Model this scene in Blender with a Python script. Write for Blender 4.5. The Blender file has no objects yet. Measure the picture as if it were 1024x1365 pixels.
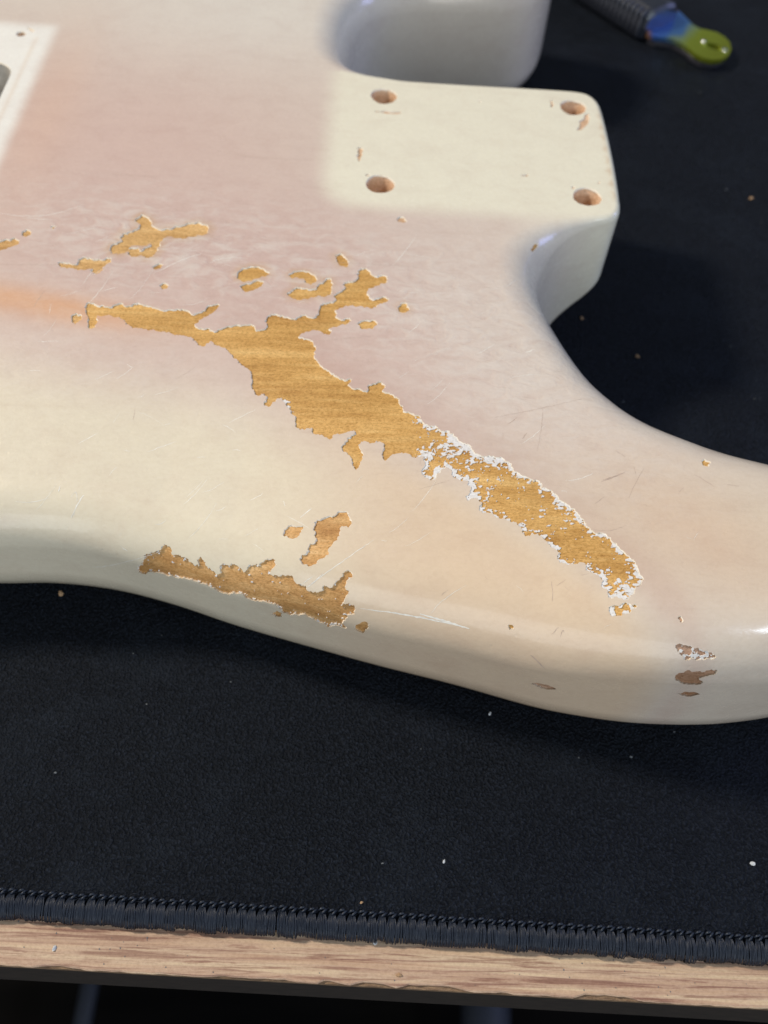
import bpy, math, random
import numpy as np
from mathutils import Matrix, Vector
from mathutils.geometry import delaunay_2d_cdt
rng = np.random.default_rng(7); random.seed(7)
S = 0.001                                     # everything below is written in millimetres
scene = bpy.context.scene; COL = scene.collection

# ------------------------------------------------------------------ camera
F_PX = 1235.0; W_PX, H_PX = 1024.0, 1365.0
CA, CB, CC = [math.radians(v) for v in (34.89487, -2.78574, 5.11882)]
CAM = np.array([-26.8011, -213.3437, 139.5063])
def _rx(a): return np.array([[1,0,0],[0,math.cos(a),-math.sin(a)],[0,math.sin(a),math.cos(a)]])
def _rz(a): return np.array([[math.cos(a),-math.sin(a),0],[math.sin(a),math.cos(a),0],[0,0,1]])
RC = _rz(CB) @ _rx(CA) @ _rz(CC)
cd = bpy.data.cameras.new('camera'); cam = bpy.data.objects.new('camera', cd); COL.objects.link(cam)
cam.matrix_world = Matrix.Translation(Vector(CAM*S)) @ Matrix(RC.tolist()).to_4x4()
cd.sensor_fit = 'VERTICAL'; cd.sensor_height = 24; cd.lens = F_PX/H_PX*24
cd.clip_start = 0.005; cd.clip_end = 50
cd.dof.use_dof = True; cd.dof.focus_distance = 0.168; cd.dof.aperture_fstop = 12
scene.camera = cam
def un(u, v, z=0.0):
    d = RC @ np.array([(u-512)/F_PX, (682.5-v)/F_PX, -1.0]); t = (z-CAM[2])/d[2]
    return CAM + d*t
def proj(P):
    c = (P-CAM) @ RC
    return np.stack([512+F_PX*c[:,0]/-c[:,2], 682.5-F_PX*c[:,1]/-c[:,2]], 1)

# ------------------------------------------------------------------ world + lamps
w = bpy.data.worlds.new('World'); scene.world = w; w.use_nodes = True
w.node_tree.nodes['Background'].inputs[0].default_value = (0.80, 0.86, 0.92, 1)
w.node_tree.nodes['Background'].inputs[1].default_value = 0.165
scene.view_settings.view_transform = 'Standard'; scene.view_settings.look = 'None'
scene.view_settings.exposure = 0; scene.view_settings.gamma = 1
def area(name, loc, target, sx, sy, power, col):
    l = bpy.data.lights.new(name, 'AREA'); l.shape = 'RECTANGLE'; l.size = sx; l.size_y = sy
    l.energy = power; l.color = col
    o = bpy.data.objects.new(name, l); COL.objects.link(o); o.location = loc
    o.rotation_euler = (Vector(target)-Vector(loc)).to_track_quat('-Z', 'Y').to_euler()
    return o
area('window_light', (-1.72, 0.40, 1.66), (0, 0, 0), 0.30, 0.30, 53.5, (1.0, 0.885, 0.755))
area('ceiling_light', (1.12, -1.0, 1.36), (0, -0.1, 0), 0.34, 0.24, 8.5, (0.72, 0.85, 1.0))
area('room_bounce_fill', (-0.3, -2.5, 0.75), (0, -0.1, 0), 2.2, 1.3, 21.5, (0.95, 0.98, 1.0))  # added fill for the side walls, stands in for room bounce
area('far_window_light', (1.9, 0.5, 0.75), (0, 0, 0), 0.7, 0.5, 8, (0.42, 0.48, 1.0))
scene.cycles.use_denoising = True
scene.cycles.max_bounces = 6

# ------------------------------------------------------------------ helpers
def lin(c):
    c = np.asarray(c, float)/255; return np.where(c <= .04045, c/12.92, ((c+.055)/1.055)**2.4)
def sm(x, a, b):
    t = np.clip((x-a)/(b-a), 0, 1); return t*t*(3-2*t)
def mesh_obj(name, V, Fc, mat=None, parent=None, smooth=True, colors=None, normals=None, mats=None, midx=None):
    me = bpy.data.meshes.new(name)
    me.from_pydata((np.asarray(V)*S).tolist(), [], [list(map(int, f)) for f in Fc])
    for m in (mats or [mat]):
        if m: me.materials.append(m)
    if smooth: me.polygons.foreach_set('use_smooth', [True]*len(me.polygons))
    if midx is not None: me.polygons.foreach_set('material_index', list(map(int, midx)))
    if colors is not None:
        a = me.color_attributes.new('tint', 'FLOAT_COLOR', 'POINT')
        a.data.foreach_set('color', (np.c_[colors, np.zeros(len(colors))] if np.shape(colors)[1] == 3 else np.asarray(colors)).astype(np.float32).ravel())
    me.update()
    if normals is not None: me.normals_split_custom_set_from_vertices(np.asarray(normals).tolist())
    o = bpy.data.objects.new(name, me); COL.objects.link(o)
    if parent: o.parent = parent
    return o
def empty(name, label, cat, loc=(0,0,0), group=None):
    o = bpy.data.objects.new(name, None); COL.objects.link(o); o.location = Vector(loc)*S
    o.empty_display_size = .01; o['label'] = label; o['category'] = cat
    if group: o['group'] = group
    return o
def tag(o, label, cat, group=None):
    o['label'] = label; o['category'] = cat
    if group: o['group'] = group
    return o
class MB:
    def __init__(s): s.v = []; s.f = []
    def add(s, V, Fc):
        b = len(s.v); s.v += [tuple(map(float, p)) for p in V]; s.f += [tuple(i+b for i in f) for f in Fc]
    def tube(s, pts, rad, n=6, cap=True, squash=1.0):
        pts = [np.asarray(p, float) for p in pts]; m = len(pts)
        rad = [rad]*m if np.isscalar(rad) else rad
        V = []; up = np.array([0,0,1.0])
        for i in range(m):
            t = pts[min(i+1, m-1)]-pts[max(i-1, 0)]; t /= np.linalg.norm(t)+1e-9
            a = np.cross(t, up)
            if np.linalg.norm(a) < .15: a = np.cross(t, [1.0,0,0])
            a /= np.linalg.norm(a); b = np.cross(a, t)
            for k in range(n):
                th = 2*math.pi*k/n; V.append(pts[i]+rad[i]*(math.cos(th)*a+squash*math.sin(th)*b))
        Fc = [(i*n+k, i*n+(k+1) % n, (i+1)*n+(k+1) % n, (i+1)*n+k) for i in range(m-1) for k in range(n)]
        if cap: Fc += [tuple(range(n))[::-1], tuple((m-1)*n+k for k in range(n))]
        s.add(V, Fc)
    def prism(s, poly, z0, z1, bev=0.0):
        P = np.asarray(poly, float)
        a = np.sum(P[:,0]*np.roll(P[:,1], -1)-np.roll(P[:,0], -1)*P[:,1])
        if a < 0: P = P[::-1]
        n = len(P); t = np.roll(P, -1, 0)-np.roll(P, 1, 0); t /= np.linalg.norm(t, axis=1)[:,None]+1e-9
        inn = np.c_[-t[:,1], t[:,0]]
        rings = [(P+inn*bev, z0), (P, z0+bev), (P, z1-bev), (P+inn*bev, z1)] if bev else [(P, z0), (P, z1)]
        V = [(x, y, z) for R, z in rings for x, y in R]
        Fc = [(r*n+k, r*n+(k+1) % n, (r+1)*n+(k+1) % n, (r+1)*n+k) for r in range(len(rings)-1) for k in range(n)]
        Fc += [tuple(range(n))[::-1], tuple((len(rings)-1)*n+k for k in range(n))]
        s.add(V, Fc)
    def blob(s, c, r, n=6, m=4, seed=0, rough=.25):
        g = random.Random(seed); V = [(c[0], c[1], c[2]+r[2])]
        for i in range(1, m):
            ph = math.pi*i/m
            for k in range(n):
                th = 2*math.pi*(k+.5*(i % 2))/n; q = 1+g.uniform(-rough, rough)
                V.append((c[0]+r[0]*math.sin(ph)*math.cos(th)*q, c[1]+r[1]*math.sin(ph)*math.sin(th)*q, c[2]+r[2]*math.cos(ph)*q))
        V.append((c[0], c[1], c[2]-r[2])); Fc = [(0, 1+k, 1+(k+1) % n) for k in range(n)]
        for i in range(m-2):
            for k in range(n): Fc.append((1+i*n+k, 1+(i+1)*n+k, 1+(i+1)*n+(k+1) % n, 1+i*n+(k+1) % n))
        e = len(V)-1; Fc += [(e, e-n+(k+1) % n, e-n+k) for k in range(n)]
        s.add(V, Fc)
    def build(s, name, mat, parent=None, smooth=True): return mesh_obj(name, s.v, s.f, mat, parent, smooth)

# ------------------------------------------------------------------ materials
class NT:
    def __init__(s, name):
        s.m = bpy.data.materials.new(name); s.m.use_nodes = True; s.t = s.m.node_tree
        s.b = s.t.nodes['Principled BSDF']; s.tc = s.n('ShaderNodeTexCoord')
    def n(s, ty, **kw):
        x = s.t.nodes.new(ty)
        for k, v in kw.items(): setattr(x, k, v)
        return x
    def l(s, a, b): s.t.links.new(a, b)
    def map(s, scale=(1,1,1), rot=(0,0,0), loc=(0,0,0)):
        m = s.n('ShaderNodeMapping'); m.inputs['Scale'].default_value = [1000*v for v in scale]
        m.inputs['Rotation'].default_value = rot; m.inputs['Location'].default_value = loc
        s.l(s.tc.outputs['Object'], m.inputs['Vector']); return m.outputs[0]
    def noise(s, vec, scale, detail=3, rough=.55, dist=0):
        x = s.n('ShaderNodeTexNoise'); s.l(vec, x.inputs['Vector'])
        x.inputs['Scale'].default_value = scale; x.inputs['Detail'].default_value = detail
        x.inputs['Roughness'].default_value = rough; x.inputs['Distortion'].default_value = dist
        return x.outputs['Fac']
    def vor(s, vec, scale, feature='F1', out='Distance'):
        x = s.n('ShaderNodeTexVoronoi', feature=feature); s.l(vec, x.inputs['Vector'])
        x.inputs['Scale'].default_value = scale; return x.outputs[out]
    def ramp(s, fac, stops):
        r = s.n('ShaderNodeValToRGB'); s.l(fac, r.inputs[0]); e = r.color_ramp.elements
        while len(e) < len(stops): e.new(.5)
        for q, (p, c) in zip(e, stops):
            q.position = p; q.color = (*(c if hasattr(c, '__len__') else (c, c, c)), 1)
        return r.outputs[0]
    def mix(s, fac, a, b, mode='MIX'):
        m = s.n('ShaderNodeMix', data_type='RGBA', blend_type=mode)
        for sock, v in ((0, fac), (6, a), (7, b)):
            if isinstance(v, bpy.types.NodeSocket): s.l(v, m.inputs[sock])
            elif sock == 0: m.inputs[0].default_value = v
            else: m.inputs[sock].default_value = (*v, 1)
        return m.outputs[2]
    def math(s, op, a, b=0.0, clamp=False):
        m = s.n('ShaderNodeMath', operation=op, use_clamp=clamp)
        for i, v in enumerate((a, b)):
            if isinstance(v, bpy.types.NodeSocket): s.l(v, m.inputs[i])
            else: m.inputs[i].default_value = v
        return m.outputs[0]
    def bump(s, h, dist, strength=1.0, prev=None):
        b = s.n('ShaderNodeBump'); s.l(h, b.inputs['Height']); b.inputs['Distance'].default_value = dist*S
        b.inputs['Strength'].default_value = strength
        if prev is not None: s.l(prev, b.inputs['Normal'])
        return b.outputs[0]
    def set(s, col=None, rough=None, normal=None, **kw):
        for k, v in (('Base Color', col), ('Roughness', rough), ('Normal', normal)):
            if v is None: continue
            if isinstance(v, bpy.types.NodeSocket): s.l(v, s.b.inputs[k])
            else: s.b.inputs[k].default_value = (*v, 1) if k == 'Base Color' else v
        for k, v in kw.items(): s.b.inputs[k.replace('_', ' ')].default_value = v
        return s.m

def mat_film():
    t = NT('aged_lacquer'); v = t.map()
    a = t.n('ShaderNodeAttribute'); a.attribute_name = 'tint'
    streak = t.noise(t.map((.012, .35, .35), rot=(0,0,.02)), 1.0, 5, .6)       # the wood grain telegraphs through
    c = t.mix(.75, a.outputs['Color'], t.ramp(streak, [(.22, (.93,.91,.90)), (.40, (1,1,1)), (.78, (1.02,1.02,1.02))]), 'MULTIPLY')
    mott = t.noise(t.map((.10, .16, .16)), 1.0, 6, .62, .6)
    c = t.mix(.8, c, t.ramp(mott, [(.30, (.95,.925,.92)), (.5, (1,1,1)), (.70, (1.03,1.035,1.03))]), 'MULTIPLY')
    rp = t.noise(t.map((.20, .36, .36)), 1.0, 5, .62, .7); rmask = a.outputs['Alpha']
    c = t.mix(t.math('MULTIPLY', rmask, t.ramp(rp, [(.44, 0), (.60, .55), (.70, .75)])), c, (.80,.74,.67))
    c = t.mix(t.math('MULTIPLY', rmask, t.ramp(rp, [(.30, .45), (.42, 0)])), c, (.60,.46,.40))
    fine = t.noise(t.map((.9, 1.3, 1.3)), 1.0, 4, .7)
    c = t.mix(.9, c, t.ramp(fine, [(.3, (.95,.94,.93)), (.55, (1,1,1)), (.8, (1.02,1.02,1.03))]), 'MULTIPLY')
    b0 = t.bump(t.math('MULTIPLY', rmask, rp), .5, .8); b1 = t.bump(t.noise(v, .12, 4, .6), .25, .5, b0)
    b2 = t.bump(t.noise(v, 1.6, 3, .6), .03, .6, b1)
    b3 = t.bump(t.ramp(t.vor(t.map((.35, .35, .35)), 1.0), [(0, 0), (.16, 1), (1, 1)]), .05, .5, b2)
    r = t.ramp(t.noise(v, .35, 6, .7), [(.3, .20), (.75, .32)])
    return t.set(c, r, b3, Coat_Weight=.35, Coat_Roughness=.10, Specular_IOR_Level=.34)
def mat_edge():
    t = NT('lacquer_edge'); return t.set(t.ramp(t.noise(t.map(), .8, 3), [(.3, (.76,.68,.54)), (.7, (.90,.86,.77))]), .5, Specular_IOR_Level=.3)
def mat_flake():
    t = NT('white_primer'); return t.set(t.ramp(t.noise(t.map(), 2.2, 3), [(.3, (.70,.69,.67)), (.6, (.86,.86,.86))]), .6, t.bump(t.noise(t.map(), 3, 3), .06))
def mat_wood(name, a, b, c, dark=1.0):
    t = NT(name)
    g1 = t.noise(t.map((.035, .55, .55), rot=(0,0,.055)), 1.0, 6, .62, .35)
    g2 = t.noise(t.map((.45, 5.5, 5.5), rot=(0,0,.055)), 1.0, 4, .7)
    g3 = t.noise(t.map((1.7, 3.0, 3.0)), 1.0, 5, .8)
    col = t.ramp(g1, [(.25, a), (.5, b), (.75, c)])
    col = t.mix(.9, col, t.ramp(g2, [(.3, (.78,.73,.66)), (.5, (1,1,1)), (.75, (1.08,1.07,1.05))]), 'MULTIPLY')
    col = t.mix(.9, col, t.ramp(g3, [(.35, (.62,.54,.42)), (.50, (1,1,1)), (.66, (1.22,1.25,1.35))]), 'MULTIPLY')
    big = t.noise(t.map((.045,.09,.09), loc=(.4,.2,0)), 1.0, 4, .65)
    col = t.mix(.9, col, t.ramp(big, [(.30, (.76,.66,.56)), (.45, (.95,.93,.90)), (.62, (1.12,1.14,1.2))]), 'MULTIPLY')
    n = t.bump(g3, .10, .7, t.bump(g2, .12, .6))
    return t.set(col, .5, n, Specular_IOR_Level=.35)
M_film, M_edge, M_flake = mat_film(), mat_edge(), mat_flake()
M_wood = mat_wood('bare_alder', (.50,.265,.068), (.67,.395,.125), (.80,.53,.205)); M_pale = mat_wood('pale_wood', (.56,.33,.12), (.72,.45,.18), (.84,.58,.27)); M_rough = mat_wood('rough_wood', (.46,.235,.08), (.66,.38,.145), (.80,.53,.25)); M_grime = mat_wood('grimy_wood', (.32,.18,.11), (.46,.28,.18), (.58,.40,.28))
M_bore = mat_wood('bored_wood', (.56,.35,.20), (.72,.49,.32), (.84,.64,.46))

# ------------------------------------------------------------------ body outline (plan, mm, neck towards +x, bass side towards -y)
OUT = [(-103,-114.8),(-90.7,-114.1),(-78,-115.1),(-65,-118.1),(-52,-122.2),(-37.7,-126),(-21.7,-130),(-6,-133.5),(9.2,-137.4),
 (18.3,-139.0),(29,-140.1),(39.9,-140.1),(49.4,-139.2),(60,-137.0),(75,-132),(90,-124.5),(102,-117),(108,-109),(105,-101),(93,-97.5),(75,-97.5),
 (64,-96.8),(55.5,-94.7),(46.9,-92.4),(39.7,-89.4),(32.9,-86),(28,-82),(23.3,-76.3),(20.6,-71.4),(18.3,-66.1),(16,-60),(14,-54),(13,-47.5),
 (13.6,-41),(16,-35.5),(20.5,-31),(26.5,-28),(31,-26.4),(33.2,-23.5),(33.8,-18),(34.1,-6),(34,7),(33.6,18),(33,23),(31,26.4),(27,27.9),(14,28.1),
 (0,27.9),(-14,27.9),(-22,28.2),(-28,30.2),(-32.5,34.5),(-35,41),(-36,50),(-35.5,62),(-32.5,73),(-26,81),(-15,85),(-3,86),(10,87.8),(19,91.5),(25,98),
 (29,107),(30.5,117),(27,125.5),(15,130.5),(-8,133),(-40,132),(-75,127),(-110,120),(-145,118),(-180,126),(-212,143),(-245,157),(-285,159),
 (-318,146),(-336,118),(-342,75),(-341,25),(-336,-30),(-325,-88),(-305,-130),(-275,-154),(-240,-162),(-205,-155),(-175,-141),(-148,-126),(-125,-117.5)]
def catmull(P, step):
    P = np.asarray(P, float); n = len(P); out = []
    for i in range(n):
        a, b, c, d = P[i-1], P[i], P[(i+1) % n], P[(i+2) % n]
        mid = (b+c)/2; vis = -150 < mid[0] < 110
        k = max(2, int(math.ceil(np.linalg.norm(c-b)/(step if vis else 4))))
        for j in range(k):
            t = j/k; out.append(.5*((2*b)+(c-a)*t+(2*a-5*b+4*c-d)*t*t+(3*b-a-3*c+d)*t**3))
    return np.array(out)
OUT = [(x, y-2.2*(y < -108 and -110 < x < 80)) for x, y in OUT]
OL = catmull(OUT, 1.0)                          # anticlockwise
for _ in range(3): OL = (np.roll(OL, 1, 0)+2*OL+np.roll(OL, -1, 0))/4
NO = len(OL); OT = np.roll(OL, -1, 0)-np.roll(OL, 1, 0); OT /= np.linalg.norm(OT, axis=1)[:,None]
OUTN = np.c_[OT[:,1], -OT[:,0]]                 # outward normals
SEG = np.roll(OL, -1, 0)-OL; SEGL2 = (SEG**2).sum(1)
def foot(Q):
    """nearest outline point, outward normal there, signed inside distance, segment index + fraction"""
    Q = np.asarray(Q, float); N = len(Q); fp = np.zeros((N,2)); nn = np.zeros((N,2)); dd = np.zeros(N); sp = np.zeros(N)
    for a in range(0, N, 1000):
        q = Q[a:a+1000]
        rx = q[:,None,0]-OL[None,:,0]; ry = q[:,None,1]-OL[None,:,1]
        t = np.clip((rx*SEG[:,0]+ry*SEG[:,1])/SEGL2, 0, 1)
        dx = rx-t*SEG[:,0]; dy = ry-t*SEG[:,1]; d2 = dx*dx+dy*dy
        k = d2.argmin(1); ii = np.arange(len(q)); tt = t[ii,k]
        fp[a:a+1000] = OL[k]+SEG[k]*tt[:,None]
        n = OUTN[k]*(1-tt)[:,None]+OUTN[(k+1) % NO]*tt[:,None]; n /= np.linalg.norm(n, axis=1)[:,None]
        nn[a:a+1000] = n; v = q-fp[a:a+1000]
        sgn = np.where((v*n).sum(1) > 0, -1, 1); dd[a:a+1000] = sgn*np.sqrt(d2[ii,k]); sp[a:a+1000] = k+tt
    return fp, nn, dd, sp
def radius(P):                                   # round-over radius: small round the neck heel, large elsewhere
    dx = np.maximum(np.maximum(-22-P[:,0], P[:,0]-60), 0); dy = np.maximum(np.maximum(-24-P[:,1], P[:,1]-29), 0)
    bass = (P[:,1] < -100)*(1-sm(P[:,0], 70, 90)); big = 11-bass*(-1.0+3.5*(1-sm(P[:,0], -90, 10)))
    return 1.8+(big-1.8)*sm(np.hypot(dx, dy), 1.5, 20)
RIDGE = np.array([(-220,-52),(-105.1,-65.3),(-85.2,-68.5),(-64.4,-71.5),(-50,-76),(-37,-84),(-24.4,-92.3),(-9.7,-100.8),(4.3,-110.7),(17.3,-121.7),(30,-136),(40,-160)])
def contour(P):                                  # belly contour: falls away past the ridge
    x, y = P[:,0], P[:,1]; yr = np.interp(x, RIDGE[:,0], RIDGE[:,1])
    sl = np.interp(x, RIDGE[:,0], np.gradient(RIDGE[:,1], RIDGE[:,0])); c = 1/np.sqrt(1+sl*sl)
    d = (yr-y)*c; wd = 7.0
    g = (np.sqrt(d*d+wd*wd)+d)/2
    return -(0.20*g)*(1-sm(x, 5, 40))*sm(x, -300, -190)-0.0
H_BODY = 45.0
def surf(Q, eps=None):
    """domain point -> world point on the lacquer surface"""
    fp, nn, dd, sp = foot(Q); r = radius(fp)
    th = np.clip((r-dd)/r, 0, math.pi/2)
    wall = np.maximum((r-math.pi/2*r)-dd, 0)
    on = dd < r
    ins = np.where(on, r*(1-np.sin(th)), dd)
    xy = np.where(on[:,None], fp-nn*ins[:,None], Q)
    z = np.where(on, -r*(1-np.cos(th))-wall, 0)
    zc = contour(np.where(on[:,None], xy, Q))
    z = z+zc*(1-0.0)
    # base blended normal
    e = .4; gx = (contour(xy+[e,0])-contour(xy-[e,0]))/(2*e); gy = (contour(xy+[0,e])-contour(xy-[0,e]))/(2*e)
    s_, c_ = np.where(on, np.sin(th), 0), np.where(on, np.cos(th), 1)
    n = np.c_[nn[:,0]*s_-gx*c_, nn[:,1]*s_-gy*c_, c_]; n /= np.linalg.norm(n, axis=1)[:,None]
    return np.c_[xy, z], n

# wall height that belongs to the unfolded top domain (only along the bass edge in view)
WALLX = lambda p: 24*sm(p[:,0], -150, -125)*(1-sm(p[:,0], 72, 88))*(p[:,1] < -105)
zc_ol = contour(OL); r_ol = radius(OL); w_ol = np.minimum(WALLX(OL), np.maximum(26-r_ol+zc_ol, 0))
DOM = OL+OUTN*((math.pi/2-1)*r_ol+w_ol)[:,None]

# pixel -> domain lookup
gx, gy = np.meshgrid(np.arange(-150, 112, 2.0), np.arange(-175, 100, 2.0)); G = np.c_[gx.ravel(), gy.ravel()]
_, _, gd, gs = foot(G); lim = -((math.pi/2-1)*radius(G)+(G[:,1] < -100)*np.interp(gs % NO, np.arange(NO), w_ol)); G = G[gd > lim]
GP, GN = surf(G); vis = ((CAM-GP)*GN).sum(1) > 0; G = G[vis]; GPX = proj(GP[vis])
def px2dom(pts):
    pts = np.asarray(pts, float)
    Q = np.concatenate([G[((pts[i:i+200,None]-GPX[None])**2).sum(2).argmin(1)] for i in range(0, len(pts), 200)])
    for it in range(6):
        r = pts-proj(surf(Q)[0]); h = .05
        jx = (proj(surf(Q+[h,0])[0])-proj(surf(Q-[h,0])[0]))/(2*h); jy = (proj(surf(Q+[0,h])[0])-proj(surf(Q-[0,h])[0]))/(2*h)
        det = jx[:,0]*jy[:,1]-jx[:,1]*jy[:,0]; det = np.where(abs(det) < .8, np.sign(det+1e-9)*.8, det)
        st = np.c_[(r[:,0]*jy[:,1]-r[:,1]*jy[:,0])/det, (jx[:,0]*r[:,1]-jx[:,1]*r[:,0])/det]
        L = np.linalg.norm(st, axis=1); st *= np.minimum(1, 2/np.maximum(L, 1e-9))[:,None]; Q += st
    return Q

# ------------------------------------------------------------------ chips, traced (view origin x, y, magnification, points)
ZA, ZB, ZC, ZD, ZE, ZG, ZF = (0,270,3.413), (280,330,3.413), (500,520,2.695), (160,660,2.844), (660,780,2.813), (440,80,2.56), (680,250,5.12)
def tr(Z, pts): return [(Z[0]+x/Z[2], Z[1]+y/Z[2]) for x, y in pts]
MAIN = tr(ZA, [(390,490),(388,470),(392,458),(402,452),(418,456),(430,455),(440,466),(452,470),(470,468),(490,472),(510,472),(530,462),(548,455),(560,458),(572,471),(600,464),(612,458),(630,455),(645,461),(665,463),(690,470),(705,478),(720,482),(755,488),(770,485),(790,487),(805,482),(830,482),(848,487),(860,492),(870,506),(890,502),(905,498),(922,490),(940,474),(955,465),(975,462),(992,460),(1000,470),(990,482),(975,495),(958,508),(940,518),(920,528),(905,538),(893,550),(891,565),(900,570),(920,572),(940,572),(955,578),(970,584),(990,580)])
MAIN += tr(ZB, [(68,362),(90,356),(110,352),(140,353),(160,350),(200,352),(208,366),(211,375),(230,372),(252,367),(258,350),(248,335),(255,320),(264,308),(290,302),(310,306),(330,308),(345,315),(360,318),(387,323),(395,315),(410,312),(430,305),(443,312),(458,316),(470,318),(482,312),(490,303),(494,288),(498,270),(506,258),(520,252),(545,245),(562,243),(572,235),(565,225),(570,212),(585,203),(602,197),(612,185),(615,175),(603,168),(612,158),(640,152),(662,148),(672,138),(668,120),(674,102),(690,92),(708,93),(722,102),(732,116),(745,124),(765,130),(785,124),(800,128),(810,143),(803,160),(780,162),(765,172),(742,182),(722,190),(715,200),(722,215),(730,230),(750,234),(766,228),(782,222),(800,224),(815,236),(806,250),(785,256),(765,260),(755,272),(738,278),(722,272),(705,274),(690,266),(670,268),(650,260),(632,266),(612,268),(590,275),(570,284),(580,300),(572,312),(590,324),(607,328),(618,320),(634,320),(643,334),(630,346),(612,352),(590,355),(565,360),(545,366),(552,384),(545,398),(530,396),(512,392),(500,380),(488,376),(470,376),(450,384),(430,388),(412,396),(403,405),(420,408),(440,414),(458,422),(470,432),(482,445),(484,462),(478,480),(477,500),(490,515),(500,530),(515,545),(530,552),(548,568),(565,576),(585,588),(608,598),(628,596),(646,600),(643,612),(630,622),(640,632),(650,640),(675,640),(692,648),(712,652),(720,640),(716,632),(730,624),(752,618),(765,610),(782,608),(795,622),(792,640),(784,650),(800,658),(820,665),(838,674),(852,684),(862,700),(868,718),(880,735),(892,748),(915,752),(935,762),(958,766),(952,780),(972,795),(990,804),(1010,810)])
MAIN += tr(ZC, [(222,131),(235,145),(250,148),(262,145),(280,155),(292,168),(300,180),(318,190),(335,194),(350,204),(355,220),(368,228),(380,234),(395,236),(412,234),(430,240),(450,240),(466,248),(480,256),(492,266),(497,280),(503,292),(520,298),(535,307),(555,316),(572,324),(590,326),(600,336),(595,348),(615,352),(635,362),(648,368),(656,380),(660,392),(680,402),(695,412),(710,424),(722,436),(738,450),(752,466),(760,480),(772,494),(785,508),(800,516),(815,512),(832,518),(848,530),(855,546),(870,556),(880,568),(895,580),(908,594),(922,608),(936,622),(945,640),(950,655),(962,668),(967,682),(958,692),(948,705),(936,716),(934,732),(918,742),(912,752),(890,750),(870,742),(855,748),(838,738),(836,722),(820,712),(812,702),(818,688),(808,672),(795,664),(778,656),(764,648),(760,632),(752,620),(738,618),(722,625),(705,624),(690,632),(675,622),(662,614),(656,600),(664,586),(655,574),(642,568),(630,562),(620,548),(608,538),(598,524),(585,515),(570,517),(556,524),(540,525),(530,515),(532,502),(522,490),(510,478),(492,474),(475,468),(462,458),(448,462),(432,455),(420,444),(405,440),(388,442),(374,432),(375,415),(384,402),(372,396),(362,386),(345,390),(332,397),(325,384),(338,370),(346,352),(332,340),(335,326),(318,324),(300,320),(285,314),(275,302),(272,284),(262,278),(250,284),(238,286),(228,298),(222,314),(205,322),(190,316),(178,312),(168,296),(170,282),(182,268),(172,252),(170,238),(155,240),(140,242),(128,236),(118,228),(100,228),(80,228),(62,231),(48,244),(38,254),(28,244),(24,228),(32,205),(30,190),(14,184),(2,187)])
MAIN += tr(ZB, [(760,879),(740,888),(722,893),(712,882),(700,878),(684,892),(683,912),(690,928),(698,945),(693,965),(685,985),(676,1002),(667,1012),(655,995),(648,975),(640,955),(625,940),(602,925),(596,910),(604,895),(614,882),(625,878),(622,868),(638,862),(650,852),(662,845),(655,832),(640,834),(620,842),(605,846),(590,850),(572,850),(558,856),(555,868),(545,874),(530,862),(515,856),(500,854),(480,850),(468,846),(462,832),(465,820),(445,822),(425,828),(408,828),(394,818),(388,800),(388,780),(380,762),(368,745),(362,730),(348,720),(335,700),(320,685),(302,692),(290,702),(280,716),(262,722),(246,718),(244,705),(254,688),(258,675),(245,665),(228,672),(208,670),(200,656),(190,642),(185,625),(190,605),(186,590),(183,570),(170,552),(155,545),(140,535),(128,520),(118,505),(100,495),(90,480),(72,465),(50,452),(32,448),(15,432),(0,425)])
MAIN += tr(ZA, [(945,640),(935,652),(915,655),(900,648),(890,632),(878,622),(868,610),(850,608),(830,605),(810,606),(790,600),(772,590),(750,586),(730,588),(712,586),(690,580),(670,580),(650,577),(635,570),(615,570),(590,560),(570,553),(563,538),(550,528),(530,522),(510,520),(490,512),(470,515),(442,514),(444,530),(440,550),(434,568),(418,579),(404,575),(398,560),(397,540),(400,525),(392,508)])
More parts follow.
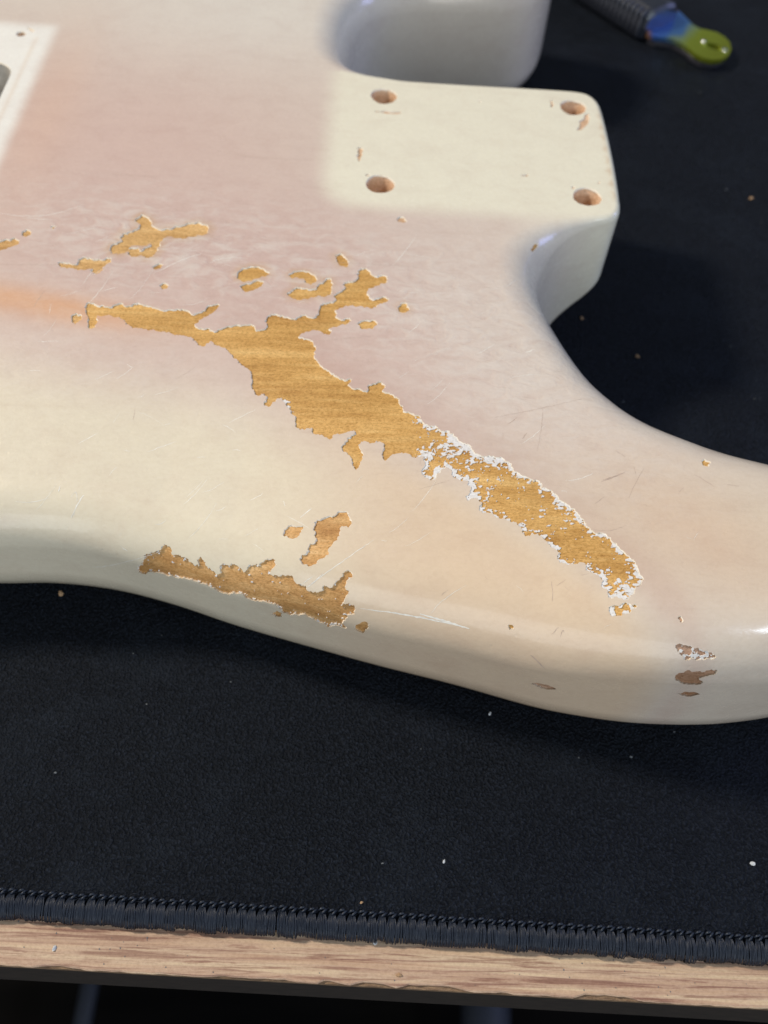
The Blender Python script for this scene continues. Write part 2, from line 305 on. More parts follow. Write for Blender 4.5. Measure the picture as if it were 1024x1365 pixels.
CH = {'main': MAIN,
 'a1': tr(ZA, [(-30,185),(0,178),(22,170),(45,173),(68,163),(85,172),(78,188),(60,194),(40,200),(22,208),(0,214),(-30,214)]),
 'a2': tr(ZA, [(106,135),(118,123),(132,130),(135,145),(120,152),(108,148)]),
 'a3': tr(ZA, [(235,109),(255,109),(245,118)]),
 'a4': tr(ZA, [(622,76),(635,66),(650,58),(662,66),(674,76),(682,90),(688,105),(702,116),(722,124),(745,124),(775,122),(795,112),(818,110),(845,104),(868,95),(885,98),(905,94),(930,103),(945,118),(936,138),(918,146),(900,144),(872,152),(850,155),(832,162),(812,157),(785,154),(768,150),(748,156),(735,168),(722,176),(728,195),(712,202),(716,216),(702,228),(686,244),(662,247),(648,236),(650,218),(665,205),(688,198),(690,182),(672,184),(650,192),(628,190),(608,190),(590,196),(580,212),(562,228),(540,232),(515,228),(502,214),(508,202),(520,190),(545,182),(562,172),(553,156),(562,142),(585,137),(605,134),(628,120),(640,106),(636,92)]),
 'a5': tr(ZA, [(586,216),(600,208),(625,206),(638,220),(630,238),(602,243),(587,231)]),
 'a6': tr(ZA, [(268,275),(285,274),(302,278),(320,282),(342,285),(358,278),(360,260),(380,252),(396,256),(412,259),(425,264),(442,262),(470,264),(485,252),(500,258),(494,272),(475,285),(462,291),(468,305),(452,314),(440,320),(430,326),(421,315),(425,297),(400,298),(384,302),(370,300),(342,298),(320,292),(300,292),(278,286)]),
 'a7': tr(ZA, [(695,292),(715,283),(738,286),(728,295),(706,300)]), 'a8': tr(ZA, [(730,378),(745,370),(762,378),(755,388),(735,388)]),
 'a9': tr(ZA, [(330,520),(345,508),(366,515),(365,530),(352,540),(343,549),(334,540)]),
 'b1': tr(ZB, [(130,122),(150,96),(190,88),(215,90),(238,98),(265,112),(250,128),(232,126),(202,138),(175,146),(148,150),(134,140)]),
 'b2': tr(ZB, [(140,180),(160,168),(195,160),(215,151),(240,157),(230,174),(202,185),(172,196),(148,190)]),
 'b3': tr(ZB, [(362,125),(385,110),(420,108),(450,115),(475,132),(478,150),(456,168),(437,156),(430,136),(402,132),(372,136)]),
 'b4': tr(ZB, [(360,205),(385,188),(408,184),(432,190),(475,192),(490,184),(505,165),(530,146),(548,140),(556,165),(546,190),(545,214),(520,221),(492,212),(462,222),(442,230),(420,232),(380,229),(362,218)]),
 'b5': tr(ZB, [(572,35),(592,30),(612,45),(628,65),(618,86),(598,80),(580,60)]), 'b6': tr(ZB, [(858,272),(870,255),(893,258),(900,275),(885,291),(865,288)]),
 'b7': tr(ZB, [(675,345),(690,336),(715,334),(740,332),(755,348),(740,365),(712,366),(690,364)]),
 'd1': tr(ZD, [(71,292),(70,276),(82,268),(84,254),(92,246),(90,230),(102,226),(115,222),(130,220),(145,214),(158,204),(160,194),(170,188),(184,196),(194,210),(192,222),(208,230),(222,228),(232,238),(246,240),(258,252),(270,256),(280,268),(292,264),(300,272),(300,258),(295,244),(304,236),(312,248),(322,256),(328,272),(345,284),(356,292),(370,302),(384,292),(380,276),(388,264),(402,268),(414,272),(422,262),(434,266),(450,276),(460,284),(468,296),(484,284),(488,274),(505,268),(520,266),(530,272),(540,256),(552,248),(568,246),(588,249),(592,262),(578,276),(568,286),(566,300),(580,310),(600,312),(622,307),(640,308),(654,314),(660,330),(672,340),(690,348),(702,346),(715,368),(738,370),(764,366),(770,350),(784,348),(800,354),(812,342),(822,328),(835,318),(845,300),(858,292),(875,292),(878,304),(868,318),(856,334),(850,350),(862,362),(860,378),(848,400),(834,420),(850,414),(868,411),(885,418),(890,434),(886,452),(862,458),(855,475),(838,486),(852,496),(856,506),(838,498),(820,492),(800,496),(780,497),(768,484),(748,480),(732,470),(714,462),(700,452),(680,455),(662,450),(640,452),(618,444),(608,430),(600,420),(584,410),(570,409),(552,404),(530,402),(510,400),(490,392),(474,384),(458,372),(440,374),(428,366),(414,379),(402,372),(382,368),(366,358),(352,350),(336,344),(320,335),(305,334),(290,327),(272,318),(258,318),(240,312),(222,314),(205,309),(188,304),(172,302),(155,294),(132,294),(105,288),(88,297)]),
 'd2': tr(ZD, [(620,150),(624,132),(638,120),(652,115),(672,120),(690,117),(686,138),(670,158),(642,160)]),
 'd3': tr(ZD, [(735,128),(738,108),(750,96),(768,90),(790,82),(806,84),(820,76),(835,64),(860,65),(866,82),(874,94),(885,107),(866,120),(848,116),(834,120),(832,140),(822,160),(810,175),(800,192),(788,202),(790,216),(776,232),(760,238),(746,256),(730,262),(715,268),(700,262),(690,256),(683,240),(692,228),(706,226),(718,212),(716,200),(730,188),(742,178),(748,162),(742,146)]),
 'd4': tr(ZD, [(892,497),(910,490),(928,481),(942,490),(934,508),(920,522),(902,514)]), 'd5': tr(ZD, [(577,450),(595,440),(612,446),(612,460),(590,460)]),
 'c1': tr(ZC, [(842,782),(856,776),(872,775),(890,768),(912,769),(928,774),(942,770),(936,784),(920,792),(905,800),(888,803),(870,809),(850,806),(844,795)]),
 'e1': tr(ZE, [(678,225),(695,222),(708,228),(722,229),(740,236),(762,238),(778,246),(796,246),(812,256),(825,265),(808,277),(790,276),(770,278),(750,274),(735,272),(718,281),(708,264),(696,250),(685,240)]),
 'e2': tr(ZE, [(678,345),(695,330),(712,326),(730,322),(750,327),(770,325),(786,328),(802,322),(830,320),(828,330),(800,338),(785,342),(770,347),(766,358),(776,366),(750,373),(728,372),(708,368),(690,358)]),
 'e3': tr(ZE, [(684,408),(705,403),(728,403),(745,402),(768,410),(740,415),(718,416),(700,413)]),
 'e4': tr(ZE, [(135,370),(152,368),(172,371),(190,374),(206,381),(226,391),(205,390),(180,386),(160,380)]),
 'e5': tr(ZE, [(430,505),(450,503),(470,508),(486,514),(460,515),(436,513)]), 'e6': tr(ZE, [(688,121),(697,118),(700,126),(704,132),(696,136),(692,128)]),
 'g1': tr(ZG, [(152,171),(180,174),(210,177),(242,176),(243,182),(215,183),(180,179),(156,177)]),
 'g2': tr(ZG, [(93,300),(103,297),(112,303),(108,318),(104,328),(98,345),(92,330),(96,315)]),
 'g3': tr(ZG, [(872,184),(884,182),(886,196),(880,212),(870,226),(856,238),(844,240),(852,228),(850,212),(862,204),(868,196)]),
 'g4': tr(ZG, [(652,390),(675,390),(677,395),(654,396)]), 'g5': tr(ZG, [(121,389),(134,391),(142,396),(126,395)]),
 'g6': tr(ZG, [(230,540),(240,534),(252,537),(262,549),(248,554),(234,551)]), 'g7': tr(ZG, [(754,136),(760,134),(763,150),(758,164),(752,158)]),
 'g8': tr(ZG, [(505,138),(520,139),(518,143),(508,142)]), 'g9': tr(ZG, [(914,414),(921,415),(920,421),(914,420)]), 'g10': tr(ZG, [(824,433),(833,433),(832,438),(826,438)]),
 'f1': tr(ZF, [(145,425),(155,400),(172,384),(192,388),(186,405),(168,420),(150,432)]),
 'h1': [(936,614),(941,613),(947,617),(944,621),(938,620)],
 'k1': [(678,834),(683,834),(684,838),(680,839)]}
def rough_poly(P, levels, amp, cap=.22):
    P = np.asarray(P)
    for _ in range(levels):
        Nx = np.roll(P, -1, 0); d = Nx-P; L = np.linalg.norm(d, axis=1); n = np.c_[-d[:,1], d[:,0]]/np.maximum(L, 1e-6)[:,None]
        o = np.clip(rng.normal(0, amp, len(P))*L, -cap, cap)*(L > .35)
        m = (P+Nx)/2+n*o[:,None]; keep = L > .35; out = []
        for i in range(len(P)):
            out.append(P[i])
            if keep[i]: out.append(m[i])
        P = np.array(out)
    return P
POLYS = []                                       # (kind, domain polygon)
for k, p in CH.items():
    q = px2dom(p); big = len(p) > 12
    if k != 'main':                              # grow the islands by the width of their broken lip
        t = np.roll(q, -1, 0)-np.roll(q, 1, 0); t /= np.linalg.norm(t, axis=1)[:,None]+1e-9
        ar = np.sum(q[:,0]*np.roll(q[:,1], -1)-np.roll(q[:,0], -1)*q[:,1]); q = q+np.c_[t[:,1], -t[:,0]]*np.sign(ar)*(.34 if k[0] in 'ab' else .16)
    POLYS.append(('chip', k, rough_poly(q, 3 if big else 2, .21 if big else .15)))
HOLES = [un(512,128)[:2], un(764,143)[:2], un(507,245)[:2], un(783,262)[:2]]
for i, h in enumerate(HOLES):
    th = np.linspace(0, 2*math.pi, 40, endpoint=False); rr = 3.55+.10*np.sin(3*th+i)+rng.normal(0, .05, 40)
    POLYS.append(('bore', 'hole%d' % i, np.c_[h[0]+rr*np.cos(th), h[1]+rr*np.sin(th)]))
ph = un(28, 45)[:2]; th = np.linspace(0, 2*math.pi, 18, endpoint=False)
POLYS.append(('bore', 'pilot', np.c_[ph[0]+1.3*np.cos(th), ph[1]+1.3*np.sin(th)]))
def rrect(x0, y0, x1, y1, r, n=7):
    o = []
    for cx, cy, a0 in ((x1-r, y1-r, 0), (x0+r, y1-r, 90), (x0+r, y0+r, 180), (x1-r, y0+r, 270)):
        for k in range(n+1):
            a = math.radians(a0+90*k/n); o.append((cx+r*math.cos(a), cy+r*math.sin(a)))
    return np.array(o)
POLYS.append(('cavity', 'spring', rrect(-215, -26, -123.9, 24, 6)))
q = px2dom(tr(ZA, [(125,12),(0,0)])); 
POLYS.append(('chip', 't1', px2dom([(35.5,35.5),(41,38),(47,41.5),(44,42.5),(38,39)])))

def pip(P, poly):
    x, y = P[:,0], P[:,1]; ins = np.zeros(len(P), bool)
    bb = (x > poly[:,0].min()) & (x < poly[:,0].max()) & (y > poly[:,1].min()) & (y < poly[:,1].max())
    idx = np.nonzero(bb)[0]
    if not len(idx): return ins
    a = poly; b = np.roll(poly, -1, 0)
    for s0 in range(0, len(idx), 1500):
        k = idx[s0:s0+1500]; X, Y = x[k][:,None], y[k][:,None]
        c = ((a[:,1] > Y) != (b[:,1] > Y)) & (X < (b[:,0]-a[:,0])*(Y-a[:,1])/(b[:,1]-a[:,1]+1e-12)+a[:,0])
        ins[k] = (c.sum(1) % 2) == 1
    return ins

# ------------------------------------------------------------------ triangulate the unfolded surface
def grid(x0, x1, y0, y1, st, jit=.15):
    a, b = np.meshgrid(np.arange(x0, x1, st), np.arange(y0, y1, st*.87)); a = a+(np.arange(a.shape[0]) % 2)[:,None]*st*.5
    P = np.c_[a.ravel(), b.ravel()]; return P+rng.uniform(-jit, jit, P.shape)*st
g1 = grid(-135, 100, -172, 80, 1.7); g2 = grid(-345, 112, -190, 165, 7)
g2 = g2[~((g2[:,0] > -136) & (g2[:,0] < 101) & (g2[:,1] > -173) & (g2[:,1] < 81))]
g3 = np.r_[grid(-124, -114, -30, 45, .8), grid(-43, -33, -33, 32, 1.1)]
PTS = np.r_[g1, g2, g3]
_, _, dd, sp = foot(PTS); e_at = np.interp(sp % NO, np.arange(NO), (math.pi/2-1)*r_ol+w_ol)
PTS = PTS[dd > -e_at+.6]
rings = []                                       # rings that follow the round-over
for fr in (1.0, .75, .5, .25, .0, -.28, -.57): rings.append((OL-OUTN*(r_ol*fr+(0 if fr > -.5 else 0))[:,None])[::1])
for wv in (3, 8, 14, 20): rings.append((OL+OUTN*((math.pi/2-1)*r_ol+wv)[:,None])[w_ol > wv+1])
RG = np.concatenate(rings); _, _, dr, spr = foot(RG); er = np.interp(spr % NO, np.arange(NO), (math.pi/2-1)*r_ol+w_ol); RG = RG[dr > -er+.4]
PTS = np.r_[PTS, RG]
verts = [tuple(p) for p in DOM]; edges = [(i, (i+1) % NO) for i in range(NO)]
for kind, k, P in POLYS:
    b = len(verts); verts += [tuple(p) for p in P]; n = len(P); edges += [(b+i, b+(i+1) % n) for i in range(n)]
# drop free points too close to polygon vertices
PV = np.array(verts); cell = {}
for p in PV: cell.setdefault((int(p[0]//.45), int(p[1]//.45)), 1)
keep = [not any((int(p[0]//.45)+i, int(p[1]//.45)+j) in cell for i in (-1,0,1) for j in (-1,0,1)) for p in PTS]
verts += [tuple(p) for p in PTS[np.array(keep)]]
vo, eo, fo, *_ = delaunay_2d_cdt([Vector(v) for v in verts], edges, [], 0, 1e-5)
Q = np.array([tuple(v) for v in vo]); T = np.array([f for f in fo if len(f) == 3])
a2 = (Q[T[:,1],0]-Q[T[:,0],0])*(Q[T[:,2],1]-Q[T[:,0],1])-(Q[T[:,2],0]-Q[T[:,0],0])*(Q[T[:,1],1]-Q[T[:,0],1])
T[a2 < 0] = T[a2 < 0][:, ::-1]; T = T[abs(a2) > 1e-7]
cen = Q[T].mean(1); T = T[pip(cen, DOM)]; cen = Q[T].mean(1)
lab = np.full(len(T), -1)
for i, (kind, k, P) in enumerate(POLYS): lab[pip(cen, P)] = i
P3, N3 = surf(Q)

# ------------------------------------------------------------------ paint colours (albedo that belongs to the finish)
CREAM, PINK, TAN = np.array([.82,.755,.59]), np.array([.68,.505,.445]), np.array([.74,.60,.43])
def bump2(P, c, s, ang=0):
    c_, s_ = math.cos(ang), math.sin(ang); x, y = P[:,0]-c[0], P[:,1]-c[1]
    return np.exp(-(((x*c_+y*s_)/s[0])**2+((-x*s_+y*c_)/s[1])**2)/2)
def paint(P):
    x, y = P[:,0], P[:,1]; yr = np.interp(x, RIDGE[:,0], RIDGE[:,1]); past = yr-y
    col = np.tile(np.array([.735,.655,.565]), (len(P), 1))
    def put(c, m): col[:] = col*(1-m[:,None])+np.asarray(c)*m[:,None]
    put(PINK, .85*bump2(P, (-95,-10), (45,42)))
    put(PINK, .75*bump2(P, (-60,-55), (40,22)))
    put([.68,.50,.44], .75*bump2(P, (-20,-72), (28,14), -.5))
    put([.74,.56,.49], .55*bump2(P, (15,-100), (26,9), -.6))
    put([.60,.42,.36], .72*np.exp(-((past+5)/7.5)**2)*sm(x, -62, -42)*(1-sm(x, 22, 45)))
    put([.66,.50,.45], .55*bump2(P, (-55,-48), (48,16), -.1))
    put([.80,.79,.72], .6*bump2(P, (-60,60), (45,22)))
    put([.78,.74,.66], .5*bump2(P, (5,-75), (16,30), .5))
    put(CREAM, .85*sm(past, 8, 26)*(1-sm(x, -45, 5)))
    put([.77,.60,.43], .85*sm(past, 2, 14)*sm(x, -55, -8))
    put([.77,.66,.46], .5*bump2(P, (45,-118), (30,12), -.2))
    put([.76,.43,.24], .80*np.exp(-((past+.5)/4.0)**2)*(1-sm(x, -88, -60)))
    put([.75,.50,.37], .35*bump2(P, (-111,4), (6,28)))
    edge = foot(P)[2]
    put([.80,.765,.66], .6*(1-sm(edge, 3, 13))*(1-sm(-y, 92, 104))*sm(-y, -5, 10))
    put([.75,.55,.40], .55*bump2(P, (36,-118), (13,8), -.5))
    # unfaded rectangle that sat under the neck plate, and a whiter zone by the spring cavity
    qx = np.maximum(-30-x, 0); qy = np.maximum(-19-y, 0); box = (1-sm(np.hypot(qx, qy), 5.5, 13.0))*(x > -60)*(x < 60)*(y < 30)
    put([.87,.845,.69], .96*box)
    put([.94,.94,.88], .97*(1-sm(x, -119.5, -115.2))*(1-sm(y, 41, 46)))
    put([.80,.66,.52], .45*np.exp(-((x+121.6)/.55)**2)*(y < 37)*(y > -40))
    put([.62,.42,.26], .55*np.exp(-((x-32.2)/.35)**2)*(abs(y+1) < 20)*(.6+.4*np.sin(y*1.3)))
    rip = 1.0*bump2(P, (-72,-45), (28,12), -.1)+.8*bump2(P, (-8,-62), (22,16), -.4)+.28*bump2(P, (-85,-80), (22,9))+.5*bump2(P, (15,-88), (20,14), -.6)
    rip = np.clip(rip, 0, 1)*(y < 30)*(1-.9*box)*(x > -118)
    return np.c_[col, rip]
COLR = paint(P3[:, :2])
# soft brown halo next to chips: shadow at their edges put into the colour
for nm, amt, ww in (('a4', .5, 1.1), ('b1', .45, .9), ('b3', .4, .8), ('b4', .35, .8), ('b5', .35, .7), ('b6', .3, .6)):
    poly = [p for k_, n_, p in POLYS if n_ == nm][0]
    near = np.nonzero((abs(Q[:,0]-poly[:,0].mean()) < 25) & (abs(Q[:,1]-poly[:,1].mean()) < 20))[0]
    d = np.sqrt(((Q[near][:,None]-poly[None])**2).sum(2)).min(1); m = amt*np.exp(-(d/ww)**2)
    COLR[near,:3] = COLR[near,:3]*(1-m[:,None])+np.array([.62,.40,.20])*m[:,None]

# ------------------------------------------------------------------ guitar body
body = empty('guitar_body', 'worn cream and pink guitar body on the black mat, chipped down to bare wood', 'guitar body')
film_T = T[lab < 0]
edge_map = {}
for ti, t in enumerate(T):
    for a, b in ((t[0], t[1]), (t[1], t[2]), (t[2], t[0])): edge_map[(a, b)] = ti
DEPTH = {'chip': .36, 'bore': .36, 'cavity': .36}
FV = [P3]; FN = [N3]; FC = [COLR]; FF = [tuple(t) for t in film_T]; MI = [0]*len(film_T); base = len(P3)
be = []
for (a, b), ti in edge_map.items():
    if lab[ti] < 0:
        tj = edge_map.get((b, a))
        if tj is not None and lab[tj] >= 0: be.append((a, b, tj))
inw = np.zeros_like(Q)
for a, b, tj in be:
    d = Q[b]-Q[a]; n = np.array([d[1], -d[0]])/(np.linalg.norm(d)+1e-9); inw[a] += n; inw[b] += n
L = np.linalg.norm(inw, axis=1); inw[L > 0] /= L[L > 0][:,None]
used = sorted({a for a, b, _ in be} | {b for a, b, _ in be}); remap = {v: i for i, v in enumerate(used)}
uo = np.array(used)
top = P3[uo]+N3[uo]*.0
mid = P3[uo]-N3[uo]*.10+np.c_[inw[uo]*.05, np.zeros(len(uo))]
lipw = .05+.20*(.5+.5*np.sin(Q[uo,0]*2.3+3*np.sin(Q[uo,1]*1.9)))**2
low = P3[uo]-N3[uo]*.40+np.c_[inw[uo]*lipw[:,None], np.zeros(len(uo))]
WV = np.r_[top, mid, low]; nu = len(uo); WF = []
for a, b, tj in be:
    i, j = remap[a], remap[b]
    WF += [(j, i, i+nu, j+nu), (j+nu, i+nu, i+2*nu, j+2*nu)]
wn = np.c_[inw[uo]*.75, np.full(len(uo), .66)]
mesh_obj('lacquer', np.r_[P3, WV], FF+[tuple(b+base for b in f) for f in WF], None, body, True,
         np.r_[COLR, np.ones((3*nu, 4))], np.r_[N3, wn, wn, wn], [M_film, M_edge], MI+[1]*len(WF))
# bare wood under every chip
for i, (kind, k, P) in enumerate(POLYS):
    tt = T[lab == i]
    if not len(tt): print('empty', k); continue
    u, inv = np.unique(tt, return_inverse=True); inv = inv.reshape(tt.shape)
    if kind == 'chip':
        V = P3[u]-N3[u]*.34
        # let the floor run a little under the lacquer edge
        mesh_obj('bare_wood', V, inv, M_grime if k[0] == 'e' else M_bore if k[0] == 'g' else M_pale if k[0] == 'a' else (M_rough if k[0] == 'd' else M_wood), body, True, None, N3[u])
# bores
def bore(c, r, depth, name, tip=.55):
    mb = MB(); n = 36; V = []; prof = [(r+.3, -.05), (r-.25, -.8), (r-.45, -2.6), (r*.80, -4.6), (r*.60, -6.4), (r*.48, -depth), (r*.3, -depth-1.6), (.02, -depth-3)]
    for j, (rr, z) in enumerate(prof):
        for kk in range(n):
            a = 2*math.pi*kk/n; q_ = rr+rng.normal(0, .03)*(j < 5); V.append((c[0]+q_*math.cos(a), c[1]+q_*math.sin(a), z))
    mb.add(V, [(j*n+(kk+1) % n, j*n+kk, (j+1)*n+kk, (j+1)*n+(kk+1) % n) for j in range(len(prof)-1) for kk in range(n)])
    o = mb.build(name, M_bore, body); return o
for h in HOLES: bore(h, 3.6, 13, 'screw_hole')
bore(ph, 1.35, 8, 'pilot_hole')
# spring cavity
mc = NT('cavity_paint'); mcav = mc.set(mc.ramp(mc.noise(mc.map(), .3, 4), [(.3, (.34,.32,.29)), (.7, (.55,.53,.48))]), .6)
cp = rrect(-215, -26, -123.9, 24, 6); n = len(cp); cxy = cp.mean(0)
V = [(x, y, z) for k_, z in ((1.0, -.3), (1.0, -15), (.97, -16.5)) for x, y in (cxy+(cp-cxy)*k_)]
Fc = [(r_*n+(k_+1) % n, r_*n+k_, (r_+1)*n+k_, (r_+1)*n+(k_+1) % n) for r_ in range(2) for k_ in range(n)]+[tuple(2*n+k_ for k_ in range(n))]
mesh_obj('spring_cavity', V, Fc, mcav, body, False)

# side band below the lacquer domain, with lower round-over
x_, y_ = OL[:,0], OL[:,1]
heelend = sm(x_, 9, 38)*(1-sm(abs(y_), 29, 36))*1.15
zb = -45+20*heelend
zt = zc_ol-r_ol-w_ol
rl = np.where(heelend > 0.02, 3.5, 10.0)+8.0*(y_ < -100)*(x_ < 80); rl = np.convolve(np.r_[rl[-14:], rl, rl[:14]], np.ones(29)/29, 'same')[14:-14]
rows = []; nr = []
levels = [(0, 0), (.25, 0), (.5, 0), (.75, 0), (1, 0)]
for fr, _ in levels:
    z = zt+(zb+rl-zt)*fr; z = np.minimum(z, zt-0*z) if fr else zt
    rows.append(np.c_[OL, z]); nr.append(np.c_[OUTN, np.zeros(NO)])
for thd in (15, 30, 45, 60, 75, 90):
    a = math.radians(thd); rows.append(np.c_[OL-OUTN*(rl*(1-math.cos(a)))[:,None], zb+rl-rl*math.sin(a)]); nr.append(np.c_[OUTN*math.cos(a), -np.full(NO, math.sin(a))])
rows.append(np.c_[OL-OUTN*(rl+2)[:,None], zb]); nr.append(np.c_[OUTN*0, -np.ones(NO)])
V = np.concatenate(rows); NN = np.concatenate(nr); R = len(rows)
Fc = [((r_+1)*NO+k_, (r_+1)*NO+(k_+1) % NO, r_*NO+(k_+1) % NO, r_*NO+k_) for r_ in range(R-1) for k_ in range(NO)]
mesh_obj('side', V, Fc, M_film, body, True, paint(V[:, :2]), NN)
# front face the body lies on
ff = OL-OUTN*11
vo2, _, fo2, *_ = delaunay_2d_cdt([Vector(v) for v in ff[::6]], [], [list(range(len(ff[::6])))], 1, 1e-4)
mesh_obj('front_face', [(v[0], v[1], -44.9) for v in vo2], fo2, M_film, body, False, np.tile([.6,.55,.5], (len(vo2), 1)))

# ------------------------------------------------------------------ white primer flakes (marching squares over the main chip and e1, c1)
def vnoise(x, y, seed):
    def h(i, j): 
        s = np.sin(i*127.1+j*311.7+seed*74.7)*43758.5453; return s-np.floor(s)
    i, j = np.floor(x), np.floor(y); u, v = x-i, y-j; u = u*u*(3-2*u); v = v*v*(3-2*v)
    return (h(i,j)*(1-u)+h(i+1,j)*u)*(1-v)+(h(i,j+1)*(1-u)+h(i+1,j+1)*u)*v
def fbm(x, y, s): return .5*vnoise(x, y, s)+.3*vnoise(x*2.1, y*2.1, s+1)+.2*vnoise(x*4.3, y*4.3, s+2)
def pdist(P, poly):
    d = np.full(len(P), 1e9); a = poly; b = np.roll(poly, -1, 0)-a; bl = (b**2).sum(1)+1e-9
    for s0 in range(0, len(P), 800):
        q_ = P[s0:s0+800]; r_ = q_[:,None]-a[None]; t = np.clip((r_*b).sum(2)/bl, 0, 1); e = r_-t[:,:,None]*b
        d[s0:s0+800] = np.sqrt((e**2).sum(2)).min(1)
    return d
FLV, FLF = [], []
def flakes(poly, fieldfn, step=.13):
    x0, y0 = poly.min(0)-.3; x1, y1 = poly.max(0)+.3
    xs, ys = np.arange(x0, x1, step), np.arange(y0, y1, step); X, Y = np.meshgrid(xs, ys); P = np.c_[X.ravel(), Y.ravel()]
    ins = pip(P, poly); d = np.zeros(len(P)); d[ins] = pdist(P[ins], poly)
    f = np.where(ins, fieldfn(P, d), -.2); f = f.reshape(X.shape)
    ny, nx = f.shape; cache = {}; vv = []
    def vert(key, p):
        if key not in cache: cache[key] = len(vv); vv.append(p)
        return cache[key]
    FFl = []
    act = np.nonzero(np.maximum(np.maximum(f[:-1,:-1], f[1:,:-1]), np.maximum(f[:-1,1:], f[1:,1:])) > 0)
    for j, i in zip(*act):
        cs = [(j,i),(j,i+1),(j+1,i+1),(j+1,i)]; poly_ = []
        for k_ in range(4):
            a, b = cs[k_], cs[(k_+1) % 4]; fa, fb = f[a], f[b]
            if fa > 0: poly_.append(vert(('c',)+a, (xs[a[1]], ys[a[0]])))
            if (fa > 0) != (fb > 0):
                t = fa/(fa-fb); key = ('e',)+(a+b if a < b else b+a)
                poly_.append(vert(key, (xs[a[1]]+(xs[b[1]]-xs[a[1]])*t, ys[a[0]]+(ys[b[0]]-ys[a[0]])*t)))
        if len(poly_) >= 3: FFl.append(poly_)
    if not vv: return
    vq = np.array(vv); p3, n3 = surf(vq); topv = p3-n3*.16; lowv = p3-n3*.36
    b = len(FLV); FLV.extend(map(tuple, topv)); nv = len(vv); FLV.extend(map(tuple, lowv)); es = {}
    for fc in FFl:
        FLF.append([b+i for i in fc])
        for k_ in range(len(fc)): es[(fc[k_], fc[(k_+1) % len(fc)])] = 1
    for (p, q_) in list(es):
        if (q_, p) not in es: FLF.append([b+q_, b+p, b+p+nv, b+q_+nv])
main = [p for _, n_, p in POLYS if n_ == 'main'][0]
wc = px2dom([(560,575),(600,600),(380,540),(640,690),(850,795),(815,765)])
def f_main(P, d):
    x = P[:,0]; n1 = fbm(P[:,0]*1.7+P[:,1]*.4, P[:,1]*2.3-P[:,0]*.3, 3); n2 = fbm(P[:,0]*.35, P[:,1]*.35, 11)
    on = sm(x, wc[0][0]-6, wc[0][0]+3)
    rim = np.exp(-(d/.95)**2)*.30
    core = .22*np.exp(-(((P-wc[1])**2).sum(1)/(8.5**2)))*on
    tip = .20*np.exp(-(((P-wc[4])**2).sum(1)/(4.5**2)))
    loc = .52*np.exp(-(((P-wc[2])**2).sum(1)/(2.3**2)))
    return n1-.96+(rim+.22)*on+core+tip+loc+(n2-.5)*.55*on
flakes(main, f_main)
for nm, off in (('e1', .12), ('c1', .2), ('d1', -.13)):
    pl = [p for _, n_, p in POLYS if n_ == nm][0]
    flakes(pl, lambda P, d: fbm(P[:,0]*1.5, P[:,1]*1.8, 5)-.72+off*.6+.12*np.exp(-(d/.5)**2))
fo_ = mesh_obj('primer_flake', FLV, FLF, M_flake, body, False); fo_['kind'] = 'stuff'

# ------------------------------------------------------------------ scratches and dents: fine marks in the lacquer
def mmat(name, c, r=.5, **kw):
    t = NT(name); col = t.ramp(t.noise(t.map(), 1.3, 3), [(.3, tuple(v*.85 for v in c)), (.7, tuple(min(1, v*1.1) for v in c))]); return t.set(col, r, **kw)
def ribbons(name, items, mat, lift=.012):
    V, Fc = [], []
    for pts, wdt in items:
        pts = np.array(pts, float); k = max(4, int(np.linalg.norm(pts[-1]-pts[0])/4)); tt = np.linspace(0, 1, k+1)
        if len(pts) == 2: c = pts[0]+(pts[1]-pts[0])*tt[:,None]
        else: c = (1-tt)[:,None]**2*pts[0]+2*((1-tt)*tt)[:,None]*pts[1]+tt[:,None]**2*pts[2]
        c = c+rng.normal(0, .25, c.shape); q_ = px2dom(c); t = np.gradient(q_, axis=0); t /= np.linalg.norm(t, axis=1)[:,None]+1e-9
        n = np.c_[-t[:,1], t[:,0]]; hw = wdt*.38*(np.sin(math.pi*np.clip(tt, .04, .96))**.5)*rng.uniform(.6, 1.2, len(tt))
        A, nA = surf(q_+n*hw[:,None]); B, nB = surf(q_-n*hw[:,None]); b = len(V)
        V += [tuple(p) for p in A+nA*lift]+[tuple(p) for p in B+nB*lift]; m = len(c)
        Fc += [(b+i, b+m+i, b+m+i+1, b+i+1) for i in range(m-1)]
    o = mesh_obj(name, V, Fc, mat, body, True); o['kind'] = 'stuff'; return o
dk = [(((802,642),(818,636),(834,629)),.35),(((804,640),(815,636)),.25),(((676,566),(690,557)),.25),(((696,585),(703,577)),.25),(((838,664),(846,645),(858,625)),.13),
 (((660,556),(710,548),(775,532)),.12),(((723,545),(725,560),(716,602)),.12),(((793,672),(806,662)),.12),(((752,843),(751,835),(747,849)),.25),(((745,836),(735,846)),.14),
 (((707,873),(716,880),(727,892)),.35),(((60,388),(48,402),(45,410)),.12),(((235,505),(250,498),(262,487)),.1),(((735,775),(738,790),(736,802)),.12),(((845,622),(848,632)),.15),
 (((790,705),(812,712),(835,700)),.1),(((180,545),(178,560)),.12),(((420,455),(500,448)),.1),(((820,600),(835,610)),.12),(((925,632),(955,650)),.15),(((970,646),(985,648)),.2),
 (((600,640),(560,652)),.08),
 (((290,200),(330,214),(420,212)),.1),(((150,232),(210,236)),.09),(((445,350),(480,351),(560,356)),.1),(((0,352),(40,354),(110,352)),.1)]
